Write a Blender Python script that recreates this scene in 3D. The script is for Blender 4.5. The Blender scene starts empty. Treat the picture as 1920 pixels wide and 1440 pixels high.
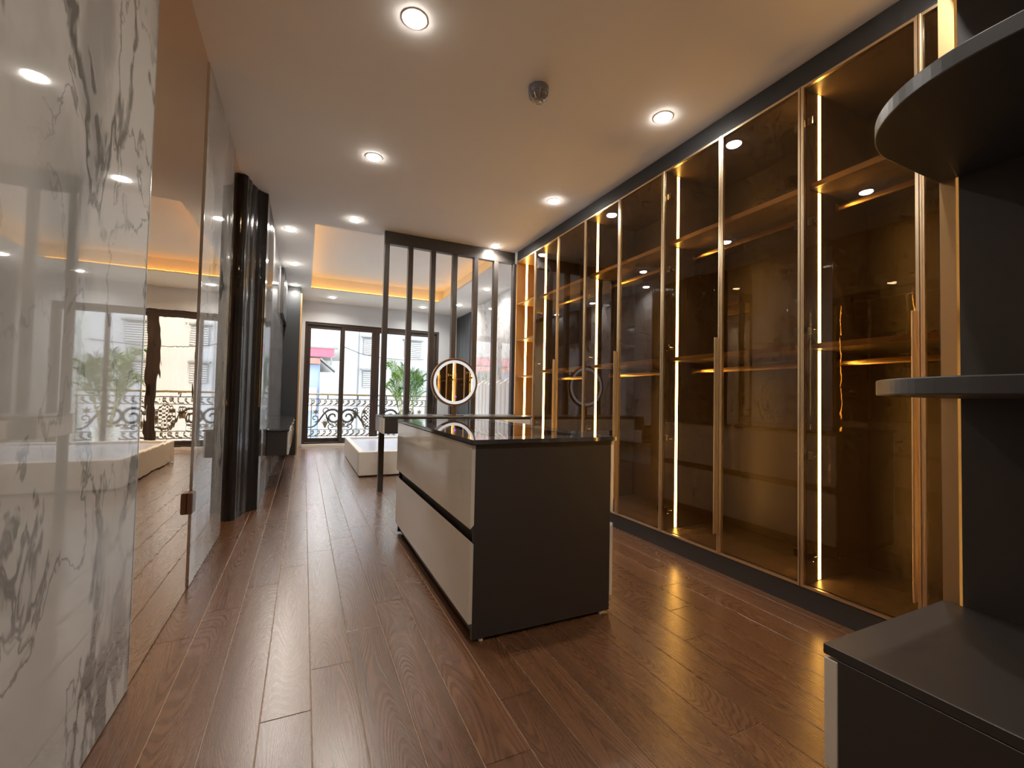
import bpy, bmesh, math, random
from mathutils import Vector, Matrix
random.seed(7)
SC = bpy.context.scene
COL = SC.collection

# ------------------------------------------------------------------ camera
CAMH = 1.1
YAW, PITCH, ROLL, FPX = 0.43882244, 0.0306153865, 0.0208150635, 829.6
cd = bpy.data.cameras.new('camera')
cam = bpy.data.objects.new('camera', cd)
COL.objects.link(cam)
SC.camera = cam
fw = Vector((math.sin(YAW) * math.cos(PITCH), math.cos(YAW) * math.cos(PITCH), math.sin(PITCH)))
rt = Vector((math.cos(YAW), -math.sin(YAW), 0))
up = rt.cross(fw)
r2 = math.cos(ROLL) * rt + math.sin(ROLL) * up
u2 = -math.sin(ROLL) * rt + math.cos(ROLL) * up
m3 = Matrix((r2, u2, -fw)).transposed()
cam.matrix_world = Matrix.Translation((0, 0, CAMH)) @ m3.to_4x4()
cd.sensor_fit = 'HORIZONTAL'
cd.sensor_width = 36.0
cd.lens = FPX / 1920 * 36.0
cd.clip_start = 0.02
cd.clip_end = 200

# ------------------------------------------------------------------ world, exposure
W = bpy.data.worlds.new('overcast_sky')
SC.world = W
W.use_nodes = True
bg = W.node_tree.nodes['Background']
bg.inputs[0].default_value = (0.93, 0.97, 1.0, 1)
bg.inputs[1].default_value = 6.5
SC.view_settings.view_transform = 'Standard'
SC.view_settings.look = 'None'
SC.view_settings.gamma = 1.0
SC.view_settings.exposure = 0.65
SC.view_settings.use_curve_mapping = False
SC.cycles.use_denoising = True
SC.cycles.max_bounces = 8
SC.cycles.diffuse_bounces = 4
SC.cycles.glossy_bounces = 5
SC.cycles.transparent_max_bounces = 16
SC.cycles.use_adaptive_sampling = True
SC.cycles.adaptive_threshold = 0.05
SC.cycles.adaptive_min_samples = 12
SC.cycles.sample_clamp_indirect = 5.0
SC.cycles.blur_glossy = 0.5

# light levels
DOWN_W = 7.5          # watts of each downlight
LED_E = 28.0           # wardrobe strips
COVE_E = 5.5
LED_COL = (1.0, 0.60, 0.16)
COVE_COL = (1.0, 0.46, 0.06)

# ------------------------------------------------------------------ materials
def nmat(name):
    m = bpy.data.materials.new(name)
    m.use_nodes = True
    nt = m.node_tree
    nt.nodes.clear()
    out = nt.nodes.new('ShaderNodeOutputMaterial')
    return m, nt, out

def node(nt, kind, **kw):
    n = nt.nodes.new(kind)
    for k, v in kw.items():
        if k.startswith('i_'):
            n.inputs[k[2:].replace('_', ' ')].default_value = v
        else:
            setattr(n, k, v)
    return n

def principled(name, col, rough=0.5, metal=0.0, spec=0.5, coat=0.0, var=0.0, vscale=20.0, bump=0.0, bscale=60.0, stretch=None):
    m, nt, out = nmat(name)
    p = node(nt, 'ShaderNodeBsdfPrincipled')
    p.inputs['Base Color'].default_value = (*col, 1)
    p.inputs['Roughness'].default_value = rough
    p.inputs['Metallic'].default_value = metal
    p.inputs['Specular IOR Level'].default_value = spec
    p.inputs['Coat Weight'].default_value = coat
    p.inputs['Coat Roughness'].default_value = 0.03
    nt.links.new(p.outputs[0], out.inputs[0])
    geo = node(nt, 'ShaderNodeNewGeometry')
    src = geo.outputs['Position']
    if stretch:
        mp = node(nt, 'ShaderNodeMapping')
        mp.inputs['Scale'].default_value = stretch
        nt.links.new(src, mp.inputs[0])
        src = mp.outputs[0]
    if var > 0:
        nz = node(nt, 'ShaderNodeTexNoise')
        nz.inputs['Scale'].default_value = vscale
        nz.inputs['Detail'].default_value = 4
        nt.links.new(src, nz.inputs['Vector'])
        mr = node(nt, 'ShaderNodeMapRange')
        mr.inputs['To Min'].default_value = 1 - var
        mr.inputs['To Max'].default_value = 1 + var
        nt.links.new(nz.outputs[0], mr.inputs[0])
        mx = node(nt, 'ShaderNodeVectorMath', operation='SCALE')
        mx.inputs[0].default_value = col
        nt.links.new(mr.outputs[0], mx.inputs['Scale'])
        nt.links.new(mx.outputs[0], p.inputs['Base Color'])
    if bump > 0:
        nz = node(nt, 'ShaderNodeTexNoise')
        nz.inputs['Scale'].default_value = bscale
        nz.inputs['Detail'].default_value = 2
        nt.links.new(src, nz.inputs['Vector'])
        bp = node(nt, 'ShaderNodeBump')
        bp.inputs['Strength'].default_value = 1.0
        bp.inputs['Distance'].default_value = bump
        nt.links.new(nz.outputs[0], bp.inputs['Height'])
        nt.links.new(bp.outputs[0], p.inputs['Normal'])
    return m

def emitter(name, col, strength):
    m, nt, out = nmat(name)
    e = node(nt, 'ShaderNodeEmission')
    e.inputs[0].default_value = (*col, 1)
    e.inputs[1].default_value = strength
    nt.links.new(e.outputs[0], out.inputs[0])
    return m

def glass(name, tint, ior=1.5, rough=0.0):
    m, nt, out = nmat(name)
    t = node(nt, 'ShaderNodeBsdfTransparent')
    t.inputs[0].default_value = (*tint, 1)
    g = node(nt, 'ShaderNodeBsdfGlossy')
    g.inputs['Color'].default_value = (1, 1, 1, 1)
    g.inputs['Roughness'].default_value = rough
    # Fresnel needs the outer-side IOR on both faces of the pane
    geo = node(nt, 'ShaderNodeNewGeometry')
    mr = node(nt, 'ShaderNodeMapRange')
    mr.inputs['To Min'].default_value = ior
    mr.inputs['To Max'].default_value = 1.0 / ior
    nt.links.new(geo.outputs['Backfacing'], mr.inputs[0])
    f = node(nt, 'ShaderNodeFresnel')
    f.inputs[0].default_value = ior
    mul = node(nt, 'ShaderNodeMath', operation='MULTIPLY')
    sub = node(nt, 'ShaderNodeMath', operation='SUBTRACT')
    sub.inputs[0].default_value = 1.0
    nt.links.new(geo.outputs['Backfacing'], sub.inputs[1])
    nt.links.new(f.outputs[0], mul.inputs[0])
    nt.links.new(sub.outputs[0], mul.inputs[1])
    mix = node(nt, 'ShaderNodeMixShader')
    nt.links.new(mul.outputs[0], mix.inputs[0])
    nt.links.new(t.outputs[0], mix.inputs[1])
    nt.links.new(g.outputs[0], mix.inputs[2])
    nt.links.new(mix.outputs[0], out.inputs[0])
    return m

def marble(name, base, vein, rough=0.03, scale=1.0, amount=0.85, stretch=(1.0, 1.0, 0.55)):
    m, nt, out = nmat(name)
    p = node(nt, 'ShaderNodeBsdfPrincipled')
    p.inputs['Roughness'].default_value = rough
    p.inputs['Specular IOR Level'].default_value = 0.6
    p.inputs['Coat Weight'].default_value = 0.4
    p.inputs['Coat Roughness'].default_value = 0.01
    p.inputs['Coat IOR'].default_value = 1.6
    geo = node(nt, 'ShaderNodeNewGeometry')
    mp = node(nt, 'ShaderNodeMapping')
    mp.inputs['Scale'].default_value = stretch
    mp.inputs['Rotation'].default_value = (0.25, 0, 0)
    nt.links.new(geo.outputs['Position'], mp.inputs[0])
    warp = node(nt, 'ShaderNodeTexNoise')
    warp.inputs['Scale'].default_value = 2.2 * scale
    warp.inputs['Detail'].default_value = 5
    nt.links.new(mp.outputs[0], warp.inputs['Vector'])
    wsc = node(nt, 'ShaderNodeVectorMath', operation='SCALE')
    wsc.inputs['Scale'].default_value = 0.55
    nt.links.new(warp.outputs['Color'], wsc.inputs[0])
    add = node(nt, 'ShaderNodeVectorMath', operation='ADD')
    nt.links.new(mp.outputs[0], add.inputs[0])
    nt.links.new(wsc.outputs[0], add.inputs[1])
    acc = None
    for sc, w, k in ((1.1, 0.022, 1.0), (2.6, 0.016, 0.7), (0.8, 0.08, 0.5)):
        n = node(nt, 'ShaderNodeTexNoise')
        n.inputs['Scale'].default_value = sc * scale
        n.inputs['Detail'].default_value = 5
        n.inputs['Roughness'].default_value = 0.55
        nt.links.new(add.outputs[0], n.inputs['Vector'])
        s = node(nt, 'ShaderNodeMath', operation='SUBTRACT')
        s.inputs[1].default_value = 0.5
        nt.links.new(n.outputs[0], s.inputs[0])
        a = node(nt, 'ShaderNodeMath', operation='ABSOLUTE')
        nt.links.new(s.outputs[0], a.inputs[0])
        r = node(nt, 'ShaderNodeMapRange', interpolation_type='SMOOTHSTEP')
        r.inputs['From Min'].default_value = 0
        r.inputs['From Max'].default_value = w
        r.inputs['To Min'].default_value = k
        r.inputs['To Max'].default_value = 0
        nt.links.new(a.outputs[0], r.inputs[0])
        if acc is None:
            acc = r
        else:
            mx = node(nt, 'ShaderNodeMath', operation='MAXIMUM')
            nt.links.new(acc.outputs[0], mx.inputs[0])
            nt.links.new(r.outputs[0], mx.inputs[1])
            acc = mx
    msk = node(nt, 'ShaderNodeTexNoise')
    msk.inputs['Scale'].default_value = 1.7 * scale
    nt.links.new(mp.outputs[0], msk.inputs['Vector'])
    mr = node(nt, 'ShaderNodeMapRange')
    mr.inputs['From Min'].default_value = 0.33
    mr.inputs['From Max'].default_value = 0.52
    mr.inputs['To Max'].default_value = amount
    nt.links.new(msk.outputs[0], mr.inputs[0])
    mm = node(nt, 'ShaderNodeMath', operation='MULTIPLY')
    nt.links.new(acc.outputs[0], mm.inputs[0])
    nt.links.new(mr.outputs[0], mm.inputs[1])
    mix = node(nt, 'ShaderNodeMix', data_type='RGBA')
    mix.inputs['A'].default_value = (*base, 1)
    mix.inputs['B'].default_value = (*vein, 1)
    nt.links.new(mm.outputs[0], mix.inputs['Factor'])
    nt.links.new(mix.outputs['Result'], p.inputs['Base Color'])
    nt.links.new(p.outputs[0], out.inputs[0])
    return m

def wood_floor(name):
    m, nt, out = nmat(name)
    L = nt.links.new
    p = node(nt, 'ShaderNodeBsdfPrincipled')
    p.inputs['Specular IOR Level'].default_value = 0.3
    p.inputs['Coat Weight'].default_value = 1.0
    p.inputs['Coat IOR'].default_value = 1.6
    p.inputs['Coat Roughness'].default_value = 0.27
    tc = node(nt, 'ShaderNodeTexCoord')
    oi = node(nt, 'ShaderNodeObjectInfo')
    rnd = node(nt, 'ShaderNodeMath', operation='MULTIPLY')
    rnd.inputs[1].default_value = 57.0
    L(oi.outputs['Random'], rnd.inputs[0])
    cmb = node(nt, 'ShaderNodeCombineXYZ')
    L(rnd.outputs[0], cmb.inputs[0]); L(rnd.outputs[0], cmb.inputs[2])
    mp = node(nt, 'ShaderNodeMapping')
    mp.inputs['Scale'].default_value = (1.0, 0.13, 1.0)
    L(tc.outputs['Object'], mp.inputs[0])
    add = node(nt, 'ShaderNodeVectorMath', operation='ADD')
    L(mp.outputs[0], add.inputs[0]); L(cmb.outputs[0], add.inputs[1])
    n1 = node(nt, 'ShaderNodeTexNoise')
    n1.inputs['Scale'].default_value = 4.5
    n1.inputs['Detail'].default_value = 0.6
    n1.inputs['Roughness'].default_value = 0.4
    L(add.outputs[0], n1.inputs['Vector'])
    mu = node(nt, 'ShaderNodeMath', operation='MULTIPLY')
    mu.inputs[1].default_value = 560.0
    L(n1.outputs[0], mu.inputs[0])
    sn = node(nt, 'ShaderNodeMath', operation='SINE')
    L(mu.outputs[0], sn.inputs[0])
    ring = node(nt, 'ShaderNodeMapRange', interpolation_type='SMOOTHSTEP')
    ring.inputs['From Min'].default_value = -0.6
    ring.inputs['From Max'].default_value = 1.0
    L(sn.outputs[0], ring.inputs[0])
    # fine pores
    mp2 = node(nt, 'ShaderNodeMapping')
    mp2.inputs['Scale'].default_value = (1.0, 0.03, 1.0)
    L(add.outputs[0], mp2.inputs[0])
    n2 = node(nt, 'ShaderNodeTexNoise')
    n2.inputs['Scale'].default_value = 140
    n2.inputs['Detail'].default_value = 3
    L(mp2.outputs[0], n2.inputs['Vector'])
    # broad streaks
    n3 = node(nt, 'ShaderNodeTexNoise')
    n3.inputs['Scale'].default_value = 14
    n3.inputs['Detail'].default_value = 3
    mp3 = node(nt, 'ShaderNodeMapping')
    mp3.inputs['Scale'].default_value = (1.4, 0.35, 1.0)
    L(add.outputs[0], mp3.inputs[0])
    L(mp3.outputs[0], n3.inputs['Vector'])
    f1 = node(nt, 'ShaderNodeMath', operation='MULTIPLY_ADD')
    f1.inputs[1].default_value = 0.13; L(ring.outputs[0], f1.inputs[0])
    f2 = node(nt, 'ShaderNodeMath', operation='MULTIPLY_ADD')
    f2.inputs[1].default_value = 0.44; L(n3.outputs[0], f2.inputs[0])
    f3 = node(nt, 'ShaderNodeMath', operation='MULTIPLY_ADD')
    f3.inputs[1].default_value = 0.30; f3.inputs[2].default_value = -0.01; L(n2.outputs[0], f3.inputs[0])
    L(f3.outputs[0], f2.inputs[2]); L(f2.outputs[0], f1.inputs[2])
    f4 = node(nt, 'ShaderNodeMath', operation='MULTIPLY_ADD')
    f4.inputs[1].default_value = 0.10
    L(oi.outputs['Random'], f4.inputs[0]); L(f1.outputs[0], f4.inputs[2])
    cr = node(nt, 'ShaderNodeValToRGB')
    e = cr.color_ramp.elements
    e[0].position = 0.12; e[0].color = (0.040, 0.0155, 0.0065, 1)
    e[1].position = 0.95; e[1].color = (0.215, 0.098, 0.040, 1)
    mid = cr.color_ramp.elements.new(0.5); mid.color = (0.100, 0.041, 0.0158, 1)
    L(f4.outputs[0], cr.inputs[0])
    L(cr.outputs[0], p.inputs['Base Color'])
    rr = node(nt, 'ShaderNodeMapRange')
    rr.inputs['To Min'].default_value = 0.27
    rr.inputs['To Max'].default_value = 0.33
    L(ring.outputs[0], rr.inputs[0])
    L(rr.outputs[0], p.inputs['Roughness'])
    L(p.outputs[0], out.inputs[0])
    return m

M = {}
M['wood'] = wood_floor('walnut_plank')
M['subfloor'] = principled('subfloor_joint', (0.34, 0.23, 0.15), 0.6)
M['paint'] = principled('ceiling_paint', (0.84, 0.82, 0.79), 0.75, var=0.02, vscale=3)
M['wallpaint'] = principled('wall_paint', (0.52, 0.55, 0.585), 0.7, var=0.02, vscale=3)
M['marble'] = marble('white_marble', (0.40, 0.39, 0.37), (0.055, 0.062, 0.06), amount=1.0)
M['greymarble'] = marble('grey_marble', (0.50, 0.50, 0.50), (0.16, 0.16, 0.17), rough=0.05, scale=1.6)
M['whitemarble'] = marble('bedroom_marble', (0.66, 0.67, 0.69), (0.28, 0.26, 0.24), scale=2.2)
M['darkmarble'] = marble('dark_stone_top', (0.045, 0.043, 0.045), (0.16, 0.15, 0.15), rough=0.06, scale=3.0, amount=0.5)
M['bronze_mirror'] = principled('bronze_mirror', (0.78, 0.54, 0.30), 0.0, metal=1.0, bump=0.0006, bscale=5.0)
M['mirror'] = principled('silver_mirror', (0.86, 0.86, 0.86), 0.0, metal=1.0)
M['lacquer'] = principled('black_lacquer', (0.013, 0.013, 0.014), 0.16, spec=0.35, coat=0.3)
M['ribdark'] = principled('dark_rib_lacquer', (0.030, 0.024, 0.020), 0.16, coat=0.6)
M['charcoal'] = principled('charcoal_laminate', (0.033, 0.028, 0.026), 0.42, var=0.12, vscale=400, bump=0.0001, bscale=500)
M['charcoal_blue'] = principled('charcoal_cornice', (0.040, 0.042, 0.046), 0.38)
M['slat'] = principled('dark_slat_laminate', (0.050, 0.044, 0.042), 0.32, var=0.15, vscale=60, stretch=(1, 1, 0.05))
M['darkpanel'] = principled('dark_grey_panel', (0.020, 0.023, 0.026), 0.5)
M['inside'] = principled('wardrobe_lining', (0.105, 0.074, 0.050), 0.34, var=0.10, vscale=90, stretch=(1, 1, 0.04))
M['niche'] = principled('bronze_niche_lining', (0.30, 0.155, 0.060), 0.4, var=0.08, vscale=60, stretch=(1, 1, 0.05))
M['white'] = principled('ivory_gloss', (0.60, 0.565, 0.50), 0.09, coat=0.6, bump=0.00012, bscale=14)
M['champagne'] = principled('champagne_aluminium', (0.86, 0.70, 0.48), 0.28, metal=1.0)
M['bronze'] = principled('brushed_bronze', (0.62, 0.40, 0.20), 0.35, metal=1.0)
M['gold'] = principled('satin_gold', (0.85, 0.60, 0.28), 0.28, metal=1.0)
M['chrome'] = principled('chrome', (0.75, 0.75, 0.75), 0.12, metal=1.0)
M['brown_glass'] = glass('brown_tinted_glass', (0.70, 0.625, 0.52), 1.6)
M['clear_glass'] = glass('clear_glass', (0.97, 0.985, 0.98), 1.45)
M['display_glass'] = glass('display_glass', (0.75, 0.75, 0.75), 1.6)
M['doorframe'] = principled('brown_aluminium', (0.040, 0.027, 0.022), 0.33)
M['led'] = emitter('warm_led', LED_COL, LED_E)
M['cove'] = emitter('cove_led', COVE_COL, COVE_E)
M['lens'] = emitter('downlight_lens', (1.0, 0.93, 0.84), 70.0)
M['ringled'] = emitter('mirror_ring_led', (1.0, 0.97, 0.94), 0.5)
M['violet'] = emitter('touch_light', (0.25, 0.08, 1.0), 1.5)
M['whiteplastic'] = principled('white_plastic', (0.75, 0.75, 0.73), 0.35)
M['detector'] = principled('grey_plastic', (0.21, 0.21, 0.24), 0.25)
M['blackhole'] = principled('black_plastic', (0.01, 0.01, 0.01), 0.5)
M['felt'] = principled('tray_felt', (0.030, 0.026, 0.026), 0.9)
M['upholstery'] = principled('ivory_upholstery', (0.62, 0.59, 0.54), 0.5, var=0.05, vscale=14, bump=0.001, bscale=9)
M['deck'] = principled('plastic_wrapped_deck', (0.50, 0.54, 0.68), 0.22, var=0.05, vscale=5, bump=0.002, bscale=10, stretch=(1, 3, 1))
M['leather'] = principled('white_leather', (0.68, 0.67, 0.66), 0.33)
M['stone'] = principled('white_sill_stone', (0.68, 0.66, 0.62), 0.3)
M['iron'] = principled('wrought_iron', (0.035, 0.027, 0.023), 0.45, metal=0.3)
M['leafgold'] = principled('gilded_iron', (0.085, 0.055, 0.022), 0.5, metal=0.2)
M['railgold'] = principled('gilded_handrail', (0.24, 0.17, 0.10), 0.4, metal=0.2)
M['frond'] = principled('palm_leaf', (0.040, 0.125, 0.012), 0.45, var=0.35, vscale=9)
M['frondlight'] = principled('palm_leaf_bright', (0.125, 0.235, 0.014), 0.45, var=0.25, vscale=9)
M['cane'] = principled('palm_cane', (0.27, 0.25, 0.10), 0.5, var=0.2, vscale=30)
M['pot'] = principled('white_planter', (0.7, 0.7, 0.68), 0.35)
M['soil'] = principled('potting_soil', (0.05, 0.035, 0.025), 0.9)
M['tile'] = principled('balcony_tile', (0.35, 0.35, 0.34), 0.4, var=0.05)
M['render'] = principled('house_render', (0.19, 0.19, 0.205), 0.85, var=0.10, vscale=1.4)
M['render2'] = principled('white_house_render', (0.27, 0.27, 0.265), 0.85, var=0.06, vscale=0.9)
M['red'] = principled('red_roof_sheet', (0.30, 0.03, 0.055), 0.6, var=0.1, vscale=3)
M['orange_red'] = principled('faded_red_sheet', (0.32, 0.06, 0.045), 0.6, var=0.1, vscale=3)
M['blue'] = principled('blue_tarp', (0.11, 0.145, 0.23), 0.6, var=0.15, vscale=3)
M['windowgrey'] = principled('grey_shutter', (0.085, 0.085, 0.085), 0.6)
M['teal'] = principled('teal_canopy', (0.30, 0.52, 0.48), 0.6)
M['street'] = principled('street_asphalt', (0.25, 0.25, 0.25), 0.8)
M['brownmetal'] = principled('brown_metal', (0.09, 0.045, 0.03), 0.35)
M['ribsteel'] = principled('ribbed_steel', (0.5, 0.48, 0.46), 0.3, metal=1.0)

# ------------------------------------------------------------------ mesh helpers
class G:
    """collects verts and faces of one mesh object, in world coordinates"""
    def __init__(s):
        s.v = []; s.f = []; s.smooth = False
    def box(s, x0, x1, y0, y1, z0, z1):
        b = len(s.v)
        s.v += [(x0, y0, z0), (x1, y0, z0), (x1, y1, z0), (x0, y1, z0), (x0, y0, z1), (x1, y0, z1), (x1, y1, z1), (x0, y1, z1)]
        s.f += [tuple(b + i for i in q) for q in ((3, 2, 1, 0), (4, 5, 6, 7), (0, 1, 5, 4), (1, 2, 6, 5), (2, 3, 7, 6), (3, 0, 4, 7))]
        return s
    def prism(s, pts, z0, z1):
        """pts counter-clockwise in XY"""
        b = len(s.v); n = len(pts)
        s.v += [(x, y, z0) for x, y in pts] + [(x, y, z1) for x, y in pts]
        s.f.append(tuple(b + i for i in range(n - 1, -1, -1)))
        s.f.append(tuple(b + n + i for i in range(n)))
        for i in range(n):
            j = (i + 1) % n
            s.f.append((b + i, b + j, b + n + j, b + n + i))
        return s
    def poly_extrude(s, pts3, d):
        """planar polygon of 3D points extruded by vector d"""
        b = len(s.v); n = len(pts3)
        d = Vector(d)
        s.v += [tuple(p) for p in pts3] + [tuple(Vector(p) + d) for p in pts3]
        s.f.append(tuple(b + i for i in range(n)))
        s.f.append(tuple(b + n + i for i in range(n - 1, -1, -1)))
        for i in range(n):
            j = (i + 1) % n
            s.f.append((b + j, b + i, b + n + i, b + n + j))
        return s
    def tube(s, pts, r, n=6, cap=True, taper=None):
        pts = [Vector(p) for p in pts]
        b = len(s.v); k = len(pts)
        prev = None
        for i, p in enumerate(pts):
            t = (pts[min(i + 1, k - 1)] - pts[max(i - 1, 0)]).normalized()
            if prev is None:
                a = t.orthogonal().normalized()
            else:
                a = (prev - t * prev.dot(t)).normalized()
            prev = a
            c = t.cross(a)
            rr = r if taper is None else r * taper[i]
            for j in range(n):
                q = 2 * math.pi * j / n
                s.v.append(tuple(p + a * (rr * math.cos(q)) + c * (rr * math.sin(q))))
        for i in range(k - 1):
            for j in range(n):
                j2 = (j + 1) % n
                s.f.append((b + i * n + j, b + i * n + j2, b + (i + 1) * n + j2, b + (i + 1) * n + j))
        if cap:
            s.f.append(tuple(b + j for j in range(n - 1, -1, -1)))
            s.f.append(tuple(b + (k - 1) * n + j for j in range(n)))
        return s
    def lathe(s, c, prof, n=32, axis='z'):
        """prof list of (radius, height) bottom to top, closed with caps"""
        b = len(s.v)
        for r, h in prof:
            for j in range(n):
                q = 2 * math.pi * j / n
                a, d = r * math.cos(q), r * math.sin(q)
                if axis == 'z':
                    s.v.append((c[0] + a, c[1] + d, c[2] + h))
                elif axis == 'y':      # heights run towards -Y
                    s.v.append((c[0] + a, c[1] - h, c[2] + d))
        k = len(prof)
        for i in range(k - 1):
            for j in range(n):
                j2 = (j + 1) % n
                s.f.append((b + i * n + j, b + i * n + j2, b + (i + 1) * n + j2, b + (i + 1) * n + j))
        s.f.append(tuple(b + j for j in range(n - 1, -1, -1)))
        s.f.append(tuple(b + (k - 1) * n + j for j in range(n)))
        return s

ORG = {}
def origin(o):
    return ORG.get(o.name, Vector((0, 0, 0))) if o else Vector((0, 0, 0))

def mk(name, g, mat, parent=None, bevel=0.0, smooth=False, seg=2, org=None):
    me = bpy.data.meshes.new(name)
    o0 = origin(parent) if org is None else Vector(org)
    if bevel > 0:
        bm = bmesh.new()
        vs = [bm.verts.new(Vector(v) - o0) for v in g.v]
        for f in g.f:
            try:
                bm.faces.new([vs[i] for i in f])
            except ValueError:
                pass
        bm.normal_update()
        es = [e for e in bm.edges if len(e.link_faces) == 2 and e.calc_face_angle(0) > 0.6]
        bmesh.ops.bevel(bm, geom=es, offset=bevel, segments=seg, affect='EDGES', profile=0.5, clamp_overlap=True)
        bm.to_mesh(me); bm.free()
    else:
        me.from_pydata([tuple(Vector(v) - o0) for v in g.v], [], g.f)
    me.update()
    if smooth:
        me.polygons.foreach_set('use_smooth', [True] * len(me.polygons))
    me.materials.append(M[mat])
    o = bpy.data.objects.new(name, me)
    COL.objects.link(o)
    ORG[o.name] = o0
    if parent:
        o.parent = parent
        o.location = o0 - origin(parent)
    else:
        o.location = o0
    return o

def bx(name, dims, mat, parent=None, bevel=0.0, seg=2, org=None):
    return mk(name, G().box(*dims), mat, parent, bevel, seg=seg, org=org)

def thing(name, label, cat, loc, group=None):
    o = bpy.data.objects.new(name, None)
    COL.objects.link(o)
    o.location = loc
    o.empty_display_size = 0.1
    ORG[o.name] = Vector(loc)
    return tag(o, label, cat, group)

def tag(o, label, cat, group=None):
    o['label'] = label
    o['category'] = cat
    if group:
        o['group'] = group
    return o

def struct(o, label=None):
    o['kind'] = 'structure'
    if label:
        o['label'] = label
    return o

# ------------------------------------------------------------------ room constants
XL = -0.55      # face of the left wall panels
XT = -0.365     # face of the ribbed wall behind the television bench
XW = 2.456      # front of the wardrobe doors
XR = 3.22       # bedroom right wall
YF = 10.0       # balcony wall
YB = -1.3       # wall behind the camera
CZ = 3.0        # ceiling
YV0, YV1 = 4.65, 5.15

# ------------------------------------------------------------------ floor with planks
fl = struct(bx('floor', (-0.75, 3.4, YB - 0.1, YF + 0.12, -0.12, -0.003), 'subfloor'), 'dark walnut plank floor running the length of the room')
PW, PL, X00 = 0.156, 1.44, 0.057
pm = {}
def plank_mesh(w, l):
    key = (round(w, 3), round(l, 3))
    if key in pm:
        return pm[key]
    g = 0.0014; c = 0.0010
    x0, x1, y0, y1 = g, w - g, g, l - g
    v = [(x0, y0, -0.003), (x1, y0, -0.003), (x1, y1, -0.003), (x0, y1, -0.003),
         (x0, y0, -c), (x1, y0, -c), (x1, y1, -c), (x0, y1, -c),
         (x0 + c, y0 + c, 0), (x1 - c, y0 + c, 0), (x1 - c, y1 - c, 0), (x0 + c, y1 - c, 0)]
    f = [(0, 1, 5, 4), (1, 2, 6, 5), (2, 3, 7, 6), (3, 0, 4, 7), (4, 5, 9, 8), (5, 6, 10, 9), (6, 7, 11, 10), (7, 4, 8, 11), (8, 9, 10, 11)]
    me = bpy.data.meshes.new('plank')
    me.from_pydata(v, [], f); me.update()
    me.materials.append(M['wood'])
    pm[key] = me
    return me
for n in range(-5, 21):
    x = X00 + n * PW
    x1 = min(x + PW, 3.25)
    x0 = max(x, -0.60)
    if x1 - x0 < 0.02:
        continue
    j = (1.955 + 0.245 * n) % PL - 2 * PL
    while j < YF:
        a, b = max(j, YB), min(j + PL, YF - 0.02)
        if b - a > 0.03:
            o = bpy.data.objects.new('plank', plank_mesh(x1 - x0, b - a))
            COL.objects.link(o)
            o.parent = fl
            o.location = (x0, a, 0)
        j += PL

# ------------------------------------------------------------------ ceiling with cove
CX0, CX1, CY0, CY1 = 0.055, 2.43, 5.40, 8.78
g = G()
g.box(-0.75, 3.4, YB - 0.1, CY0, CZ, CZ + 0.03)
g.box(-0.75, 3.4, CY1, YF + 0.12, CZ, CZ + 0.03)
g.box(-0.75, CX0, CY0, CY1, CZ, CZ + 0.03)
g.box(CX1, 3.4, CY0, CY1, CZ, CZ + 0.03)
ceil = struct(mk('ceiling', g, 'paint'), 'white painted ceiling with a lit recessed tray over the bed')
D = 0.11
ZT = CZ + 0.25
g = G()
g.box(CX0 - D, CX1 + D, CY0 - D, CY1 + D, ZT, ZT + 0.03)
g.box(CX0 - D - 0.03, CX0 - D, CY0 - D, CY1 + D, CZ + 0.03, ZT + 0.03)
g.box(CX1 + D, CX1 + D + 0.03, CY0 - D, CY1 + D, CZ + 0.03, ZT + 0.03)
g.box(CX0 - D - 0.03, CX1 + D + 0.03, CY0 - D - 0.03, CY0 - D, CZ + 0.03, ZT + 0.03)
g.box(CX0 - D - 0.03, CX1 + D + 0.03, CY1 + D, CY1 + D + 0.03, CZ + 0.03, ZT + 0.03)
mk('cove_tray', g, 'paint', ceil)
q = 0.035
for d in ((CX0 - q - 0.012, CX0 - q, CY0, CY1), (CX1 + q, CX1 + q + 0.012, CY0, CY1), (CX0, CX1, CY0 - q - 0.012, CY0 - q), (CX0, CX1, CY1 + q, CY1 + q + 0.012)):
    bx('led_strip', (*d, CZ + 0.031, CZ + 0.043), 'cove', ceil)

# ------------------------------------------------------------------ walls
wl = struct(bx('wall_left', (-0.85, -0.575, YB - 0.1, 5.0, -0.1, CZ + 0.03), 'wallpaint'), 'left wall clad in marble and bronze mirror panels')
for y0, y1, m_, nm in ((YB, 0.03, 'marble', 'marble_panel'), (0.03, 1.062, 'bronze_mirror', 'mirror_panel'), (1.062, 2.082, 'marble', 'marble_panel'),
                       (2.082, 3.022, 'bronze_mirror', 'mirror_panel'), (3.022, 4.035, 'marble', 'marble_panel'), (4.035, 4.452, 'bronze_mirror', 'mirror_panel')):
    xf = XL if 'marble' == m_ else XL - 0.006
    bx(nm, (-0.575, xf, y0 + 0.0012, y1 - 0.0012, 0.004, CZ - 0.001), m_, wl, bevel=0.0012, seg=1)
    if m_ == 'marble':
        for ye in (y0, y1):
            if 0.5 < ye < 4.1:
                bx('edge_trim', (-0.575, XL + 0.0015, ye - 0.0035, ye + 0.0035, 0.003, CZ - 0.001), 'chrome', wl)
wlf = struct(bx('wall_left_far', (-0.85, XT - 0.02, 5.0, YF + 0.1, -0.1, CZ + 0.03), 'wallpaint'), 'ribbed dark wall behind the television bench')
g0 = None
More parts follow.
